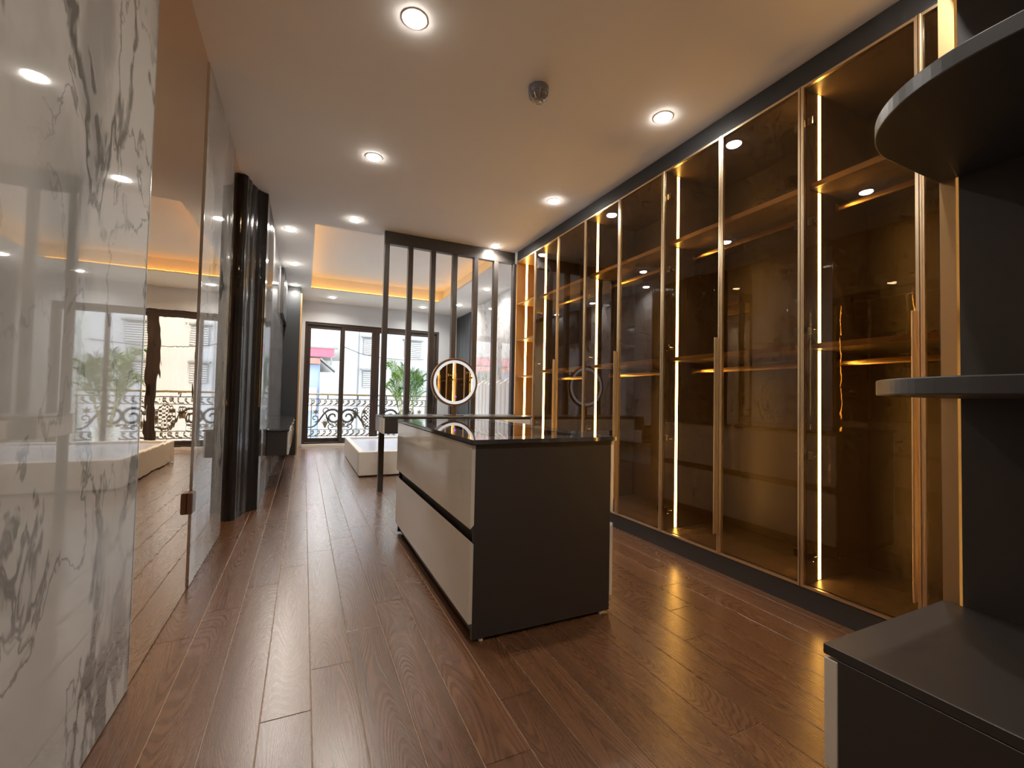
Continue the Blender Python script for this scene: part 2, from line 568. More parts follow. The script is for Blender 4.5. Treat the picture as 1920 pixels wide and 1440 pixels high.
def rib_strip(ya, yb, pitch, z0=0.003, z1=CZ - 0.002):
    global g0
    n = int(round((yb - ya) / pitch)); p = (yb - ya) / n
    pts = []
    for i in range(9):
        q = math.pi * i / 8
        pts.append((XT - 0.02 + 0.02 * math.sin(q) ** 0.7, p / 2 - (p / 2 - 0.001) * math.cos(q)))
    me = None
    for i in range(n):
        if me is None:
            g = G(); g.prism([(x, y + ya) for x, y in pts][::-1], z0, z1)
            o = mk('rib', g, 'ribdark', wlf, org=(XT, ya, 0), smooth=False)
            me = o.data
        else:
            o = bpy.data.objects.new('rib', me); COL.objects.link(o); o.parent = wlf
            o.location = (XT, ya + i * p, 0)
rib_strip(4.99, 5.75, 0.036)
bx('marble_panel', (XT - 0.02, XT, 5.755, 8.795, 0.004, CZ - 0.002), 'greymarble', wlf)

# moulded black pilaster that steps the wall out
base = [(-0.552, 4.455), (-0.530, 4.452), (-0.512, 4.475), (-0.500, 4.52), (-0.492, 4.575), (-0.480, 4.635), (-0.462, 4.69), (-0.440, 4.735), (-0.418, 4.765), (-0.398, 4.78), (-0.366, 4.79)]
# resample with vertical flutes
def resample(pts, n):
    d = [0]
    for a, b in zip(pts, pts[1:]):
        d.append(d[-1] + math.dist(a, b))
    out = []
    for i in range(n):
        t = d[-1] * i / (n - 1)
        k = max(j for j in range(len(d)) if d[j] <= t + 1e-9)
        k = min(k, len(pts) - 2)
        u = (t - d[k]) / (d[k + 1] - d[k])
        out.append((pts[k][0] + (pts[k + 1][0] - pts[k][0]) * u, pts[k][1] + (pts[k + 1][1] - pts[k][1]) * u))
    return out
rs = resample(base, 73)
flu = []
for i, (x, y) in enumerate(rs):
    a = rs[max(0, i - 1)]; b = rs[min(len(rs) - 1, i + 1)]
    t = Vector((b[0] - a[0], b[1] - a[1])).normalized()
    nrm = Vector((t.y, -t.x))
    amp = 0.008 * abs(math.sin(math.pi * i / 18.0)) ** 0.8
    flu.append((x + nrm.x * amp, y + nrm.y * amp))
prof = flu + [(XT, 4.985), (-0.574, 4.985), (-0.574, 4.455)]
struct(mk('trim_5', G().prism(prof, 0.001, CZ - 0.001), 'lacquer'), 'glossy black fluted pilaster from floor to ceiling beside the mirror wall')

# far wall with the balcony door opening
DX0, DX1, DZ = -0.02, 2.80, 2.58
g = G()
g.box(-0.85, DX0, YF, YF + 0.14, -0.1, CZ + 0.03)
g.box(DX1, 3.4, YF, YF + 0.14, -0.1, CZ + 0.03)
g.box(DX0, DX1, YF, YF + 0.14, DZ, CZ + 0.03)
wf = struct(mk('wall_far', g, 'wallpaint'), 'pale wall around the balcony door')
struct(bx('trim_1', (DX0, DX1, YF - 0.02, YF + 0.14, -0.0025, 0.055), 'stone', None, 0.004), 'white stone door sill')
wr = struct(bx('wall_right', (XR + 0.02, XR + 0.15, -0.1, YF + 0.1, -0.1, CZ + 0.03), 'wallpaint'), 'bedroom wall clad in pale marble')
for i, (a, b) in enumerate(((5.20, 6.12), (6.12, 7.04), (7.04, 7.96), (7.96, 9.0))):
    bx('marble_panel', (XR, XR + 0.02, a + 0.0015, b - 0.0015, 0.004, CZ - 0.002), 'whitemarble', wr)
for i in range(4):
    a = 9.03 + i * 0.235
    bx('grey_panel', (XR - 0.012, XR + 0.02, a + 0.004, a + 0.231, 0.004, CZ - 0.06), 'darkpanel', wr, 0.004, seg=1)
struct(bx('wall_back', (-0.85, 1.0, YB - 0.1, YB, -0.1, CZ + 0.03), 'wallpaint'), 'pale wall behind the viewer')
g = G().box(1.0, 3.4, -0.16, -0.04, -0.1, CZ + 0.03).box(1.0, 1.1, YB - 0.1, -0.16, -0.1, CZ + 0.03)
struct(mk('wall_back_right', g, 'wallpaint'), 'pale wall behind the corner wardrobe')
struct(bx('trim_2', (XW + 0.012, 3.10, -0.03, YV1 + 0.02, 2.872, CZ - 0.001), 'charcoal_blue'), 'charcoal cornice above the glass wardrobes')
struct(bx('trim_3', (XW + 0.006, 3.10, -0.03, YV0, 0.0, 0.113), 'charcoal'), 'charcoal plinth under the glass wardrobes')
struct(bx('wall_right_near', (3.10, XR + 0.02, -0.05, YV1 + 0.05, -0.1, CZ + 0.03), 'wallpaint'), 'wall behind the glass wardrobes')

# dark return panel by the balcony door
ret = struct(bx('wall_return', (XT - 0.02, -0.107, 8.80, YF, 0.0, CZ - 0.002), 'darkpanel', None, 0.003), 'tall dark grey panel at the end of the television wall')
bx('gold_trim', (-0.107, -0.080, 8.80, YF, 0.0, CZ - 0.10), 'bronze', ret, 0.003)

# ------------------------------------------------------------------ balcony sliding door
YD = YF + 0.03
dr = bpy.data.objects.new('door_1', None); COL.objects.link(dr); dr.location = (1.4, YD, 0); ORG[dr.name] = Vector((1.4, YD, 0))
struct(dr, 'four leaf brown aluminium sliding balcony door')
g = G()
g.box(DX0, DX0 + 0.05, YD, YD + 0.10, 0.055, DZ)
g.box(DX1 - 0.05, DX1, YD, YD + 0.10, 0.055, DZ)
g.box(DX0 + 0.05, DX1 - 0.05, YD, YD + 0.10, DZ - 0.05, DZ)
g.box(DX0 + 0.05, DX1 - 0.05, YD, YD + 0.10, 0.055, 0.085)
mk('outer_frame', g, 'doorframe', dr)
lw = (DX1 - DX0 - 0.1) / 4
for i in range(4):
    a = DX0 + 0.05 + i * lw - (0.02 if i in (1, 3) else 0.0)
    b = DX0 + 0.05 + (i + 1) * lw + (0.02 if i in (0, 2) else 0.0)
    y0 = YD + (0.012 if i in (1, 2) else 0.054)
    y1 = y0 + 0.034
    z0, z1 = 0.088, DZ - 0.052
    sl = 0.075 if i in (1, 2) else 0.065
    l_, r_ = 0.065, 0.065
    if i == 1: r_ = 0.085
    if i == 2: l_ = 0.085
    g = G()
    g.box(a, a + l_, y0, y1, z0, z1); g.box(b - r_, b, y0, y1, z0, z1)
    g.box(a + l_, b - r_, y0, y1, z0, z0 + 0.085); g.box(a + l_, b - r_, y0, y1, z1 - 0.075, z1)
    lf = mk('sliding_leaf', g, 'doorframe', dr, 0.003, seg=1)
    bx('glass', (a + l_ - 0.005, b - r_ + 0.005, y0 + 0.014, y0 + 0.020, z0 + 0.08, z1 - 0.07), 'clear_glass', lf)
    if i in (1, 2):
        xh = b - 0.05 if i == 1 else a + 0.05
        g = G().box(xh - 0.012, xh + 0.012, y0 - 0.03, y0 - 0.012, 1.02, 1.22).box(xh - 0.010, xh + 0.010, y0 - 0.014, y0 + 0.002, 1.03, 1.06).box(xh - 0.010, xh + 0.010, y0 - 0.014, y0 + 0.002, 1.18, 1.21)
        mk('door_pull', g, 'blackhole', lf, 0.003)

# ------------------------------------------------------------------ glass wardrobes
BW = (YV0 - 0.475) / 4
def wardrobe(y0, y1, label):
    """bay of two glass doors along the right wall, y0 near, y1 far"""
    t = thing('glass_wardrobe', label, 'wardrobe', (2.78, (y0 + y1) / 2, 0.114), 'glass wardrobes along the right wall')
    xb0, xb1 = XW + 0.022, 3.08
    e = 0.0006
    bx('side_panel', (xb0, xb1, y0 + e, y0 + 0.018, 0.114, 2.871), 'inside', t)
    bx('side_panel', (xb0, xb1, y1 - 0.018, y1 - e, 0.114, 2.871), 'inside', t)
    bx('back_panel', (xb1 - 0.01, xb1, y0 + 0.018, y1 - 0.018, 0.134, 2.851), 'inside', t)
    bx('bottom_panel', (xb0, xb1, y0 + 0.018, y1 - 0.018, 0.114, 0.134), 'inside', t)
    bx('top_panel', (xb0, xb1, y0 + 0.018, y1 - 0.018, 2.851, 2.871), 'inside', t)
    for z in (1.400, 2.290):
        sh = bx('shelf', (xb0 + 0.03, xb1 - 0.01, y0 + 0.018, y1 - 0.018, z, z + 0.028), 'inside', t)
        bx('shelf_edge', (xb0 + 0.026, xb0 + 0.0302, y0 + 0.018, y1 - 0.018, z - 0.001, z + 0.029), 'bronze', sh)
    for z in (1.335, 2.235):
        g = G()
        pts = [(2.765 + 0.0085 * math.cos(a * math.pi / 6), y0 + 0.02, z + 0.016 * math.sin(a * math.pi / 6)) for a in range(12)]
        g.poly_extrude(pts, (0, y1 - y0 - 0.04, 0))
        rd = mk('hanging_rod', g, 'gold', t)
        for yy in (y0 + 0.0185, y1 - 0.0265):
            bx('rod_socket', (2.748, 2.782, yy, yy + 0.008, z - 0.022, z + 0.022), 'bronze', rd)
    for s, yy in ((1, y0 + 0.018), (-1, y1 - 0.018)):
        ya, yb = sorted((yy + s * 0.0002, yy + s * 0.0014))
        for z0, z1 in ((0.138, 1.396), (1.432, 2.286), (2.322, 2.848)):
            bx('led_strip', (xb0 + 0.104, xb0 + 0.128, ya, yb, z0, z1), 'led', t)
    ym = (y0 + y1) / 2
    for i, (a, b) in enumerate(((y0, ym), (ym, y1))):      # near door, far door
        a += 0.002; b -= 0.002
        z0, z1 = 0.116, 2.866
        w = 0.014
        x0, x1 = XW, XW + 0.020
        g = G()
        g.box(x0, x1, a, a + w, z0, z1); g.box(x0, x1, b - w, b, z0, z1)
        g.box(x0, x1, a + w, b - w, z0, z0 + w); g.box(x0, x1, a + w, b - w, z1 - w, z1)
        # raised lip round the glass
        for q in ((x0 - 0.004, x0, a, a + 0.006, z0, z1), (x0 - 0.004, x0, b - 0.006, b, z0, z1)):
            g.box(*q)
        d = mk('door', g, 'champagne', t)
        bx('glass_pane', (x0 + 0.007, x0 + 0.012, a + w - 0.004, b - w + 0.004, z0 + w - 0.004, z1 - w + 0.004), 'brown_glass', d)
        if i == 1:
            g = G().box(x0 - 0.028, x0 - 0.004, a + 0.012, a + 0.020, 0.244, 1.523).box(x0 - 0.0045, x0 + 0.001, a + 0.006, a + 0.026, 0.244, 1.523)
            mk('handle', g, 'champagne', d, 0.001, seg=1)
        for zz in (0.28, 0.82, 1.50, 2.10, 2.66):
            yh = (b - w - 0.05) if i == 1 else (a + w + 0.006)
            yq = y1 - 0.018 if i == 1 else y0 + 0.018
            g = G()
            if i == 1:
                g.box(x0 + 0.0205, x0 + 0.034, yq - 0.034, yq - 0.004, zz - 0.022, zz + 0.022)
                g.box(x0 + 0.034, x0 + 0.088, yq - 0.016, yq - 0.0005, zz - 0.009, zz + 0.009)
            else:
                g.box(x0 + 0.0205, x0 + 0.034, yq + 0.004, yq + 0.034, zz - 0.022, zz + 0.022)
                g.box(x0 + 0.034, x0 + 0.088, yq + 0.0005, yq + 0.016, zz - 0.009, zz + 0.009)
            mk('hinge', g, 'chrome', d, 0.002, seg=1)
    return t
WL = ['glass wardrobe bay nearest the viewer, partly hidden by the rounded shelves',
      'second glass wardrobe bay from the viewer, to the right of the island',
      'third glass wardrobe bay from the viewer, behind the right end of the island',
      'fourth glass wardrobe bay, next to the open lit shelf niche']
for k in range(4):
    wardrobe(0.475 + k * BW, 0.475 + (k + 1) * BW, WL[k])
struct(bx('trim_4', (XW + 0.004, 3.08, -0.03, 0.474, 0.114, 2.871), 'charcoal'), 'charcoal filler panel in the wardrobe corner')

# open lit niche at the far end of the wardrobes
t = thing('shelf_niche', 'open bronze shelf niche with one lit strip beside the slatted screen', 'shelving', (2.78, 4.9, 0.88))
xb0, xb1 = XW + 0.004, 3.08
bx('side_panel', (xb0, xb1, YV0 + 0.001, YV0 + 0.018, 0.88, 2.871), 'niche', t)
bx('side_panel', (xb0, xb1, YV1, YV1 + 0.018, 0.88, 2.871), 'niche', t)
bx('back_panel', (xb1 - 0.01, xb1, YV0 + 0.018, YV1, 0.88, 2.851), 'niche', t)
bx('top_panel', (xb0, xb1, YV0 + 0.018, YV1, 2.851, 2.871), 'niche', t)
for z in (1.372, 1.842, 2.312):
    bx('shelf', (xb0 + 0.012, xb1 - 0.01, YV0 + 0.018, YV1, z - 0.009, z + 0.009), 'niche', t)
for z0, z1 in ((0.885, 1.362), (1.382, 1.832), (1.852, 2.302), (2.322, 2.848)):
    bx('led_strip', (2.588, 2.612, YV1 - 0.0014, YV1 - 0.0002, z0, z1), 'led', t)
    bx('led_strip', (2.594, 2.608, YV0 + 0.0182, YV0 + 0.0194, z0, z1), 'led', t)
g = G().box(XW, xb0, YV0 + 0.002, YV0 + 0.02, 0.885, 2.868).box(XW, xb0, YV1 - 0.001, YV1 + 0.017, 0.885, 2.868).box(XW, xb0, YV0 + 0.02, YV1 - 0.001, 2.852, 2.868)
mk('edge_frame', g, 'champagne', t)

# ------------------------------------------------------------------ corner wardrobe and rounded shelves on the near right
CXP = 1.587
cw = thing('corner_wardrobe', 'tall dark wardrobe with bronze edged door at the right edge', 'wardrobe', (2.0, 0.28, 0))
bx('side_panel', (CXP, CXP + 0.018, -0.035, 0.560, 0.0, 2.95), 'charcoal', cw)
bx('side_panel', (2.405, 2.423, -0.035, 0.560, 0.0, 2.95), 'charcoal', cw)
bx('back_panel', (CXP + 0.018, 2.405, -0.035, -0.025, 0.10, 2.93), 'inside', cw)
bx('bottom_panel', (CXP + 0.018, 2.405, -0.035, 0.560, 0.08, 0.10), 'inside', cw)
bx('plinth', (CXP + 0.018, 2.405, 0.50, 0.518, 0.0, 0.08), 'charcoal', cw)
bx('top_panel', (CXP + 0.018, 2.405, -0.035, 0.560, 2.93, 2.95), 'inside', cw)
for z in (1.40, 2.29):
    bx('shelf', (CXP + 0.018, 2.405, -0.025, 0.50, z, z + 0.028), 'inside', cw)
for z0, z1 in ((0.105, 1.396), (1.432, 2.286), (2.322, 2.925)):
    bx('led_strip', (CXP + 0.0182, CXP + 0.0194, 0.44, 0.454, z0, z1), 'led', cw)
    bx('led_strip', (2.4036, 2.4048, 0.44, 0.454, z0, z1), 'led', cw)
for i, (a, b) in enumerate(((CXP, 2.004), (2.008, 2.423))):
    z0, z1 = 0.085, 2.945
    w = 0.02
    g = G()
    g.box(a, a + w, 0.566, 0.600, z0, z1); g.box(b - w, b, 0.566, 0.600, z0, z1)
    g.box(a + w, b - w, 0.566, 0.600, z0, z0 + w); g.box(a + w, b - w, 0.566, 0.600, z1 - w, z1)
    d = mk('door', g, 'bronze', cw)
    bx('glass_pane', (a + w - 0.003, b - w + 0.003, 0.588, 0.593, z0 + w - 0.003, z1 - w + 0.003), 'brown_glass', d)
    xh = (b - 0.02) if i == 0 else (a + 0.012)
    bx('handle', (xh, xh + 0.008, 0.600, 0.625, 0.244, 1.523), 'champagne', d, 0.001, seg=1)

es = thing('rounded_shelf_unit', 'charcoal end unit with rounded open shelves over a low drawer cabinet', 'shelving', (1.32, 0.28, 0))
x0, x1, y0, y1 = 1.05, CXP - 0.0005, -0.035, 0.600
bx('cabinet_body', (x0, x1, y0, 0.571, 0.0, 0.5535), 'charcoal', es, 0.0015, seg=1)
bx('cabinet_top', (x0, x1, y0, y1, 0.554, 0.576), 'charcoal', es, 0.0015, seg=1)
bx('drawer_front', (x0 + 0.001, x1, 0.5715, 0.599, 0.315, 0.547), 'white', es, 0.0015, seg=1)
bx('drawer_front', (x0 + 0.001, x1, 0.5715, 0.599, 0.075, 0.303), 'white', es, 0.0015, seg=1)
R = 0.275
def rshelf(z, h=0.034):
    pts = [(x1, y0), (x1, y1)]
    for i in range(25):
        a = math.pi / 2 + (math.pi / 2) * i / 24
        pts.append((x0 + R + R * math.cos(a), y1 - R + R * math.sin(a)))
    pts += [(x0, y0)]
    return mk('rounded_shelf', G().prism(pts, z, z + h), 'charcoal_blue', es, 0.0025)
for z in (1.122, 1.722, 2.33):
    rshelf(z)

# ------------------------------------------------------------------ island
isl = thing('display_island', 'dressing room island with ivory drawers and dark glass display top', 'island', (1.09, 2.75, 0))
ix0, ix1, iy0, iy1 = 0.709, 1.468, 1.885, 3.62
g = G()
g.box(ix0 + 0.002, ix1 - 0.002, iy0, iy0 + 0.022, 0.012, 0.884)
mk('end_panel', g, 'charcoal', isl, 0.001, seg=1)
bx('end_panel', (ix0 + 0.002, ix1 - 0.002, iy1 - 0.022, iy1, 0.012, 0.884), 'charcoal', isl, 0.001, seg=1)
bx('carcass', (ix0 + 0.022, ix1 - 0.022, iy0 + 0.022, iy1 - 0.022, 0.012, 0.80), 'charcoal', isl)
def drawer(xa, xb, s):
    # two stacked fronts with bevelled finger grooves between them
    for z0, z1, bot, top in ((0.505, 0.880, True, False), (0.085, 0.455, False, True)):
        ch = 0.018
        out, inn = (xa, xb) if s < 0 else (xb, xa)
        pts = [(out, z0 + (ch if False else 0)), (out, z1), (inn, z1), (inn, z0)]
        if bot:
            pts = [(out, z0), (out, z1), (inn, z1), (inn, z0 + ch)]
        if top:
            pts = [(out, z0), (out, z1), (inn, z1 - ch), (inn, z0)]
        p3 = [(x, iy0 - 0.0005 + 0.001, z) for x, z in pts]
        if s > 0:
            p3 = p3[::-1]
        g = G().poly_extrude(p3, (0, iy1 - iy0 - 0.001, 0))
        mk('drawer_front', g, 'white', isl)
drawer(ix0 - 0.016, ix0 + 0.0015, -1)
drawer(ix1 - 0.0015, ix1 + 0.016, 1)
g = G()
for xx in (ix0 + 0.05, ix1 - 0.05):
    for yy in (iy0 + 0.012, iy1 - 0.03):
        mk('foot', G().lathe((xx, yy, 0), [(0.011, 0.0005), (0.011, 0.006), (0.006, 0.007), (0.006, 0.0125)], 12), 'whiteplastic', isl)
tx0, tx1, ty0, ty1 = ix0 - 0.018, ix1 + 0.022, iy0 - 0.012, iy1 + 0.012
gx0, gx1, gy0, gy1 = 0.835, 1.345, 2.02, 3.49
g = G()
tz0, tz1 = 0.886, 0.906
g.box(tx0, tx1, ty0, gy0, tz0, tz1).box(tx0, tx1, gy1, ty1, tz0, tz1).box(tx0, gx0, gy0, gy1, tz0, tz1).box(gx1, tx1, gy0, gy1, tz0, tz1)
mk('stone_top', g, 'darkmarble', isl)
bx('display_glass', (gx0 + 0.0005, gx1 - 0.0005, gy0 + 0.0005, gy1 - 0.0005, tz1 - 0.008, tz1 - 0.001), 'display_glass', isl)
g = G()
g.box(gx0 - 0.01, gx1 + 0.01, gy0 - 0.01, gy1 + 0.01, 0.801, 0.806)
for k in range(1, 4):
    yy = gy0 + (gy1 - gy0) * k / 4
    g.box(gx0, gx1, yy - 0.004, yy + 0.004, 0.806, 0.85)
g.box((gx0 + gx1) / 2 - 0.004, (gx0 + gx1) / 2 + 0.004, gy0, gy1, 0.806, 0.85)
mk('display_tray', g, 'felt', isl)

# ------------------------------------------------------------------ slatted screen
ss = thing('slatted_screen', 'floor to ceiling dark slatted screen between dressing room and bedroom', 'screen', (1.6, 5.24, 0))
YS0, YS1 = 5.215, 5.285
bx('header_rail', (0.79, 2.455, YS0, YS1, 2.855, CZ - 0.001), 'slat', ss)
for k in range(7):
    xc = 0.819 + 0.2745 * k
    z0 = 0.001 if k == 0 else 0.88
    bx('slat', (xc - 0.029, xc + 0.029, YS0, YS1, z0, 2.8545), 'slat', ss, 0.002, seg=1)

# ------------------------------------------------------------------ vanity
va = thing('vanity_table', 'long charcoal vanity with ivory drawer fronts under the slatted screen', 'vanity table', (1.6, 4.9, 0.88))
VX0, VX1 = 0.745, 3.065
bx('counter_top', (VX0, VX1, YV0 + 0.02, YS0 - 0.001, 0.862, 0.879), 'slat', va, 0.002, seg=1)
g = G().box(VX0, VX0 + 0.012, YV0 + 0.012, YS0 - 0.004, 0.70, 0.8615)
mk('end_cap', g, 'white', va)
bx('carcass', (VX0 + 0.012, 2.455, YV0 + 0.035, YS0 - 0.004, 0.70, 0.8615), 'charcoal', va)
bx('front_panel', (VX0 + 0.012, 0.918, YV0 + 0.012, YV0 + 0.034, 0.70, 0.8615), 'charcoal', va)
for k in range(3):
    a = 0.922 + k * 0.505
    bx('drawer_front', (a, a + 0.502, YV0 + 0.004, YV0 + 0.034, 0.703, 0.845), 'white', va, 0.0015, seg=1)

# round mirror on the vanity
MX, MY, MZ, MR = 1.560, 4.88, 1.262, 0.272
vm = thing('vanity_mirror', 'round mirror with white light ring and dark rim on the vanity', 'mirror', (MX, MY, 0.88))
def ring_y(name, r0, r1, ya, yb, mat, parent, n=64):
    g = G(); b = 0
    for r, y in ((r0, ya), (r1, ya), (r1, yb), (r0, yb)):
        for j in range(n):
            q = 2 * math.pi * j / n
            g.v.append((MX + r * math.cos(q), y, MZ + r * math.sin(q)))
    for k in range(4):
        k2 = (k + 1) % 4
        for j in range(n):
            j2 = (j + 1) % n
            g.f.append((k * n + j, k2 * n + j, k2 * n + j2, k * n + j2))
    return mk(name, g, mat, parent)
bk = mk('back_disc', G().lathe((MX, MY + 0.012, MZ), [(MR - 0.004, 0.0), (MR - 0.004, 0.008)], 64, 'y'), 'blackhole', vm)
ring_y('rim', MR - 0.020, MR, MY - 0.022, MY + 0.016, 'brownmetal', vm)
ring_y('rim_band', MR, MR + 0.004, MY - 0.012, MY + 0.012, 'bronze', vm)
ring_y('light_ring', MR - 0.052, MR - 0.0205, MY - 0.017, MY - 0.008, 'ringled', vm)
mk('mirror_glass', G().lathe((MX, MY - 0.006, MZ), [(MR - 0.0525, 0.0), (MR - 0.0525, 0.009)], 64, 'y'), 'mirror', vm)
mk('touch_button', G().lathe((MX + 0.012, MY - 0.0155, MZ - 0.165), [(0.010, 0.0), (0.010, 0.0012)], 16, 'y'), 'violet', vm)
bx('stem', (MX - 0.025, MX + 0.025, MY - 0.012, MY + 0.012, 0.888, MZ - MR + 0.002), 'brownmetal', vm, 0.003)
bx('base', (MX - 0.10, MX + 0.10, MY - 0.07, MY + 0.07, 0.8795, 0.8885), 'brownmetal', vm, 0.003)

# ------------------------------------------------------------------ television bench and wall cabinet
tb = thing('television_bench', 'long floating charcoal television bench with grey stone top', 'cabinet', (-0.25, 7.25, 0.385))
bx('bench_body', (XT + 0.001, -0.158, 5.70, 8.795, 0.385, 0.664), 'charcoal', tb, 0.004)
bx('stone_top', (XT + 0.001, -0.136, 5.685, 8.797, 0.6645, 0.686), 'darkmarble', tb, 0.002, seg=1)
for k in range(4):
    a = 5.72 + k * 0.768
    d = bx('drawer_front', (-0.1575, -0.139, a, a + 0.762, 0.388, 0.655), 'white', tb, 0.002, seg=1)
    bx('knob', (-0.139, -0.128, a + 0.36, a + 0.40, 0.63, 0.645), 'champagne', d, 0.002, seg=1)
uc = thing('wall_cabinet', 'dark high cabinet hung on the television wall near the ceiling', 'cabinet', (-0.34, 8.1, 2.30))
bx('cabinet_body', (XT + 0.001, -0.338, 7.50, 8.797, 2.30, CZ - 0.003), 'charcoal', uc, 0.002, seg=1)
for k in range(3):
    a = 7.503 + k * 0.431
    bx('cabinet_door', (-0.3375, -0.320, a, a + 0.427, 2.303, CZ - 0.02), 'charcoal_blue', uc, 0.002, seg=1)

# ------------------------------------------------------------------ bed and headboard
bd = thing('bed_base', 'low ivory bed base with a plastic wrapped deck and no mattress', 'bed', (1.9, 7.25, 0))
BX0, BX1, BY0, BY1, BZ = 0.685, 3.06, 6.20, 8.45, 0.335
bx('side_rail', (BX0, BX1, BY0, BY0 + 0.075, 0.012, BZ), 'upholstery', bd, 0.014, seg=3)
bx('side_rail', (BX0, BX1, BY1 - 0.075, BY1, 0.012, BZ), 'upholstery', bd, 0.014, seg=3)
bx('foot_rail', (BX0, BX0 + 0.075, BY0 + 0.03, BY1 - 0.03, 0.0125, BZ - 0.0005), 'upholstery', bd, 0.014, seg=3)
bx('deck', (BX0 + 0.07, BX1, BY0 + 0.07, BY1 - 0.07, 0.22, 0.300), 'deck', bd)
for xx in (BX0 + 0.12, BX1 - 0.2):
    for yy in (BY0 + 0.12, BY1 - 0.12):
        bx('foot', (xx - 0.03, xx + 0.03, yy - 0.03, yy + 0.03, 0.0, 0.013), 'blackhole', bd)
hb = thing('headboard', 'white headboard of upright padded channels with curved tops on the marble wall', 'headboard', (3.14, 7.4, 0.02))
nch = 15
hw = (8.72 - 6.02) / nch
for k in range(nch):
    a = 6.02 + k * hw
    pts = [(3.22 - 0.0005, a + 0.001)]
    for i in range(9):
        q = math.pi * i / 8
        pts.append((3.155 - 0.045 * math.sin(q), a + 0.001 + (hw - 0.002) * (1 - math.cos(q)) / 2))
    pts.append((3.22 - 0.0005, a + hw - 0.001))
    pts = pts[::-1]
    g = G(); n = len(pts)
    rise = 0.10
    cyc = (k % 3) * 0.02
    g.v = [(x, y, 0.02) for x, y in pts]
    for rr, zz in ((1.0, 0.0), (0.8, 0.035), (0.45, 0.05)):
        for x, y in pts:
            u = (a + hw - y) / hw            # blade top sweeps up towards the viewer
            g.v.append((3.2195 - (3.2195 - x) * rr, y, 1.24 + cyc + rise * math.sin(u * math.pi / 2) + zz))
    for lv in range(3):
        for i in range(n):
            j = (i + 1) % n
            g.f.append((lv * n + i, lv * n + j, (lv + 1) * n + j, (lv + 1) * n + i))
    g.f.append(tuple(range(n - 1, -1, -1))); g.f.append(tuple(3 * n + i for i in range(n)))
    mk('padded_channel', g, 'leather', hb, smooth=False)

# ------------------------------------------------------------------ downlights, detector
DL = [(0.445, 2.195, 'downlight at the top of the view, nearest in the row over the walkway'),
      (2.12, 2.22, 'downlight beside the cornice, nearest in the row along the wardrobes'),
      (0.445, 3.64, 'second downlight from the viewer in the row over the walkway'),
      (2.12, 3.65, 'second downlight from the viewer in the row along the wardrobes'),
      (0.445, 5.06, 'downlight in front of the slatted screen corner above the walkway'),
      (2.125, 5.10, 'downlight tight against the slatted screen header near the niche'),
      (-0.205, 5.72, 'downlight nearest the black pilaster, left of the lit ceiling tray'),
      (-0.19, 7.22, 'middle downlight of three left of the lit ceiling tray'),
      (-0.205, 8.62, 'downlight just in front of the tall dark grey panel'),
      (0.445, 9.36, 'downlight above the left leaf of the balcony door'),
      (2.25, 9.38, 'downlight above the right leaf of the balcony door'),
      (2.86, 8.76, 'far downlight of the bedroom row right of the ceiling tray'),
      (2.86, 7.22, 'middle downlight of the bedroom row right of the ceiling tray'),
      (2.86, 5.72, 'near downlight of the bedroom row right of the ceiling tray'),
      (0.445, 0.76, 'downlight straight above the viewer over the walkway'),
      (2.12, 0.85, 'downlight above the corner wardrobe doors')]
ringme = lensme = None
for x, y, lab in DL:
    t = thing('downlight', 'round recessed ' + lab, 'downlight', (x, y, CZ), 'recessed ceiling downlights')
    g = G()
    n = 32
    for r, z in ((0.0505, -0.0008), (0.053, -0.003), (0.064, -0.003), (0.068, -0.0003)):
        for j in range(n):
            q = 2 * math.pi * j / n
            g.v.append((x + r * math.cos(q), y + r * math.sin(q), CZ + z))
    for k in range(3):
        for j in range(n):
            j2 = (j + 1) % n
            g.f.append((k * n + j, k * n + j2, (k + 1) * n + j2, (k + 1) * n + j))
    mk('trim_ring', g, 'whiteplastic', t, smooth=True)
    mk('lens', G().lathe((x, y, CZ), [(0.034, -0.014), (0.045, -0.0115), (0.050, -0.007), (0.050, -0.0005)], 32), 'lens', t)
    ld = bpy.data.lights.new('lamp_light', 'AREA')
    ld.shape = 'DISK'; ld.size = 0.066; ld.energy = DOWN_W; ld.color = (1.0, 0.93, 0.84); ld.spread = math.radians(150)
    lo = bpy.data.objects.new('lamp_light', ld); COL.objects.link(lo); lo.parent = t
    lo.location = (0, 0, -0.0146)
sd = thing('smoke_detector', 'small dark grey smoke detector on the dressing room ceiling', 'detector', (1.242, 2.351, CZ))
c = (1.242, 2.351, CZ)
mk('base_cap', G().lathe(c, [(0.058, -0.040), (0.062, -0.030), (0.062, -0.0004)], 32), 'detector', sd, smooth=False)
mk('sensor_dome', G().lathe(c, [(0.016, -0.072), (0.040, -0.066), (0.053, -0.050), (0.056, -0.0402)], 32), 'detector', sd, smooth=True)
for k in range(10):
    a = 2 * math.pi * k / 10
    ca, sa = math.cos(a), math.sin(a)
    g = G().tube([(c[0] + ca * 0.0585, c[1] + sa * 0.0585, CZ - 0.036), (c[0] + ca * 0.058, c[1] + sa * 0.058, CZ - 0.060), (c[0] + ca * 0.036, c[1] + sa * 0.036, CZ - 0.079)], 0.0022, 5)
    mk('guard_prong', g, 'chrome', sd)
mk('guard_ring', G().tube([(c[0] + 0.036 * math.cos(2 * math.pi * k / 24), c[1] + 0.036 * math.sin(2 * math.pi * k / 24), CZ - 0.079) for k in range(25)], 0.0022, 5, cap=False), 'chrome', sd)

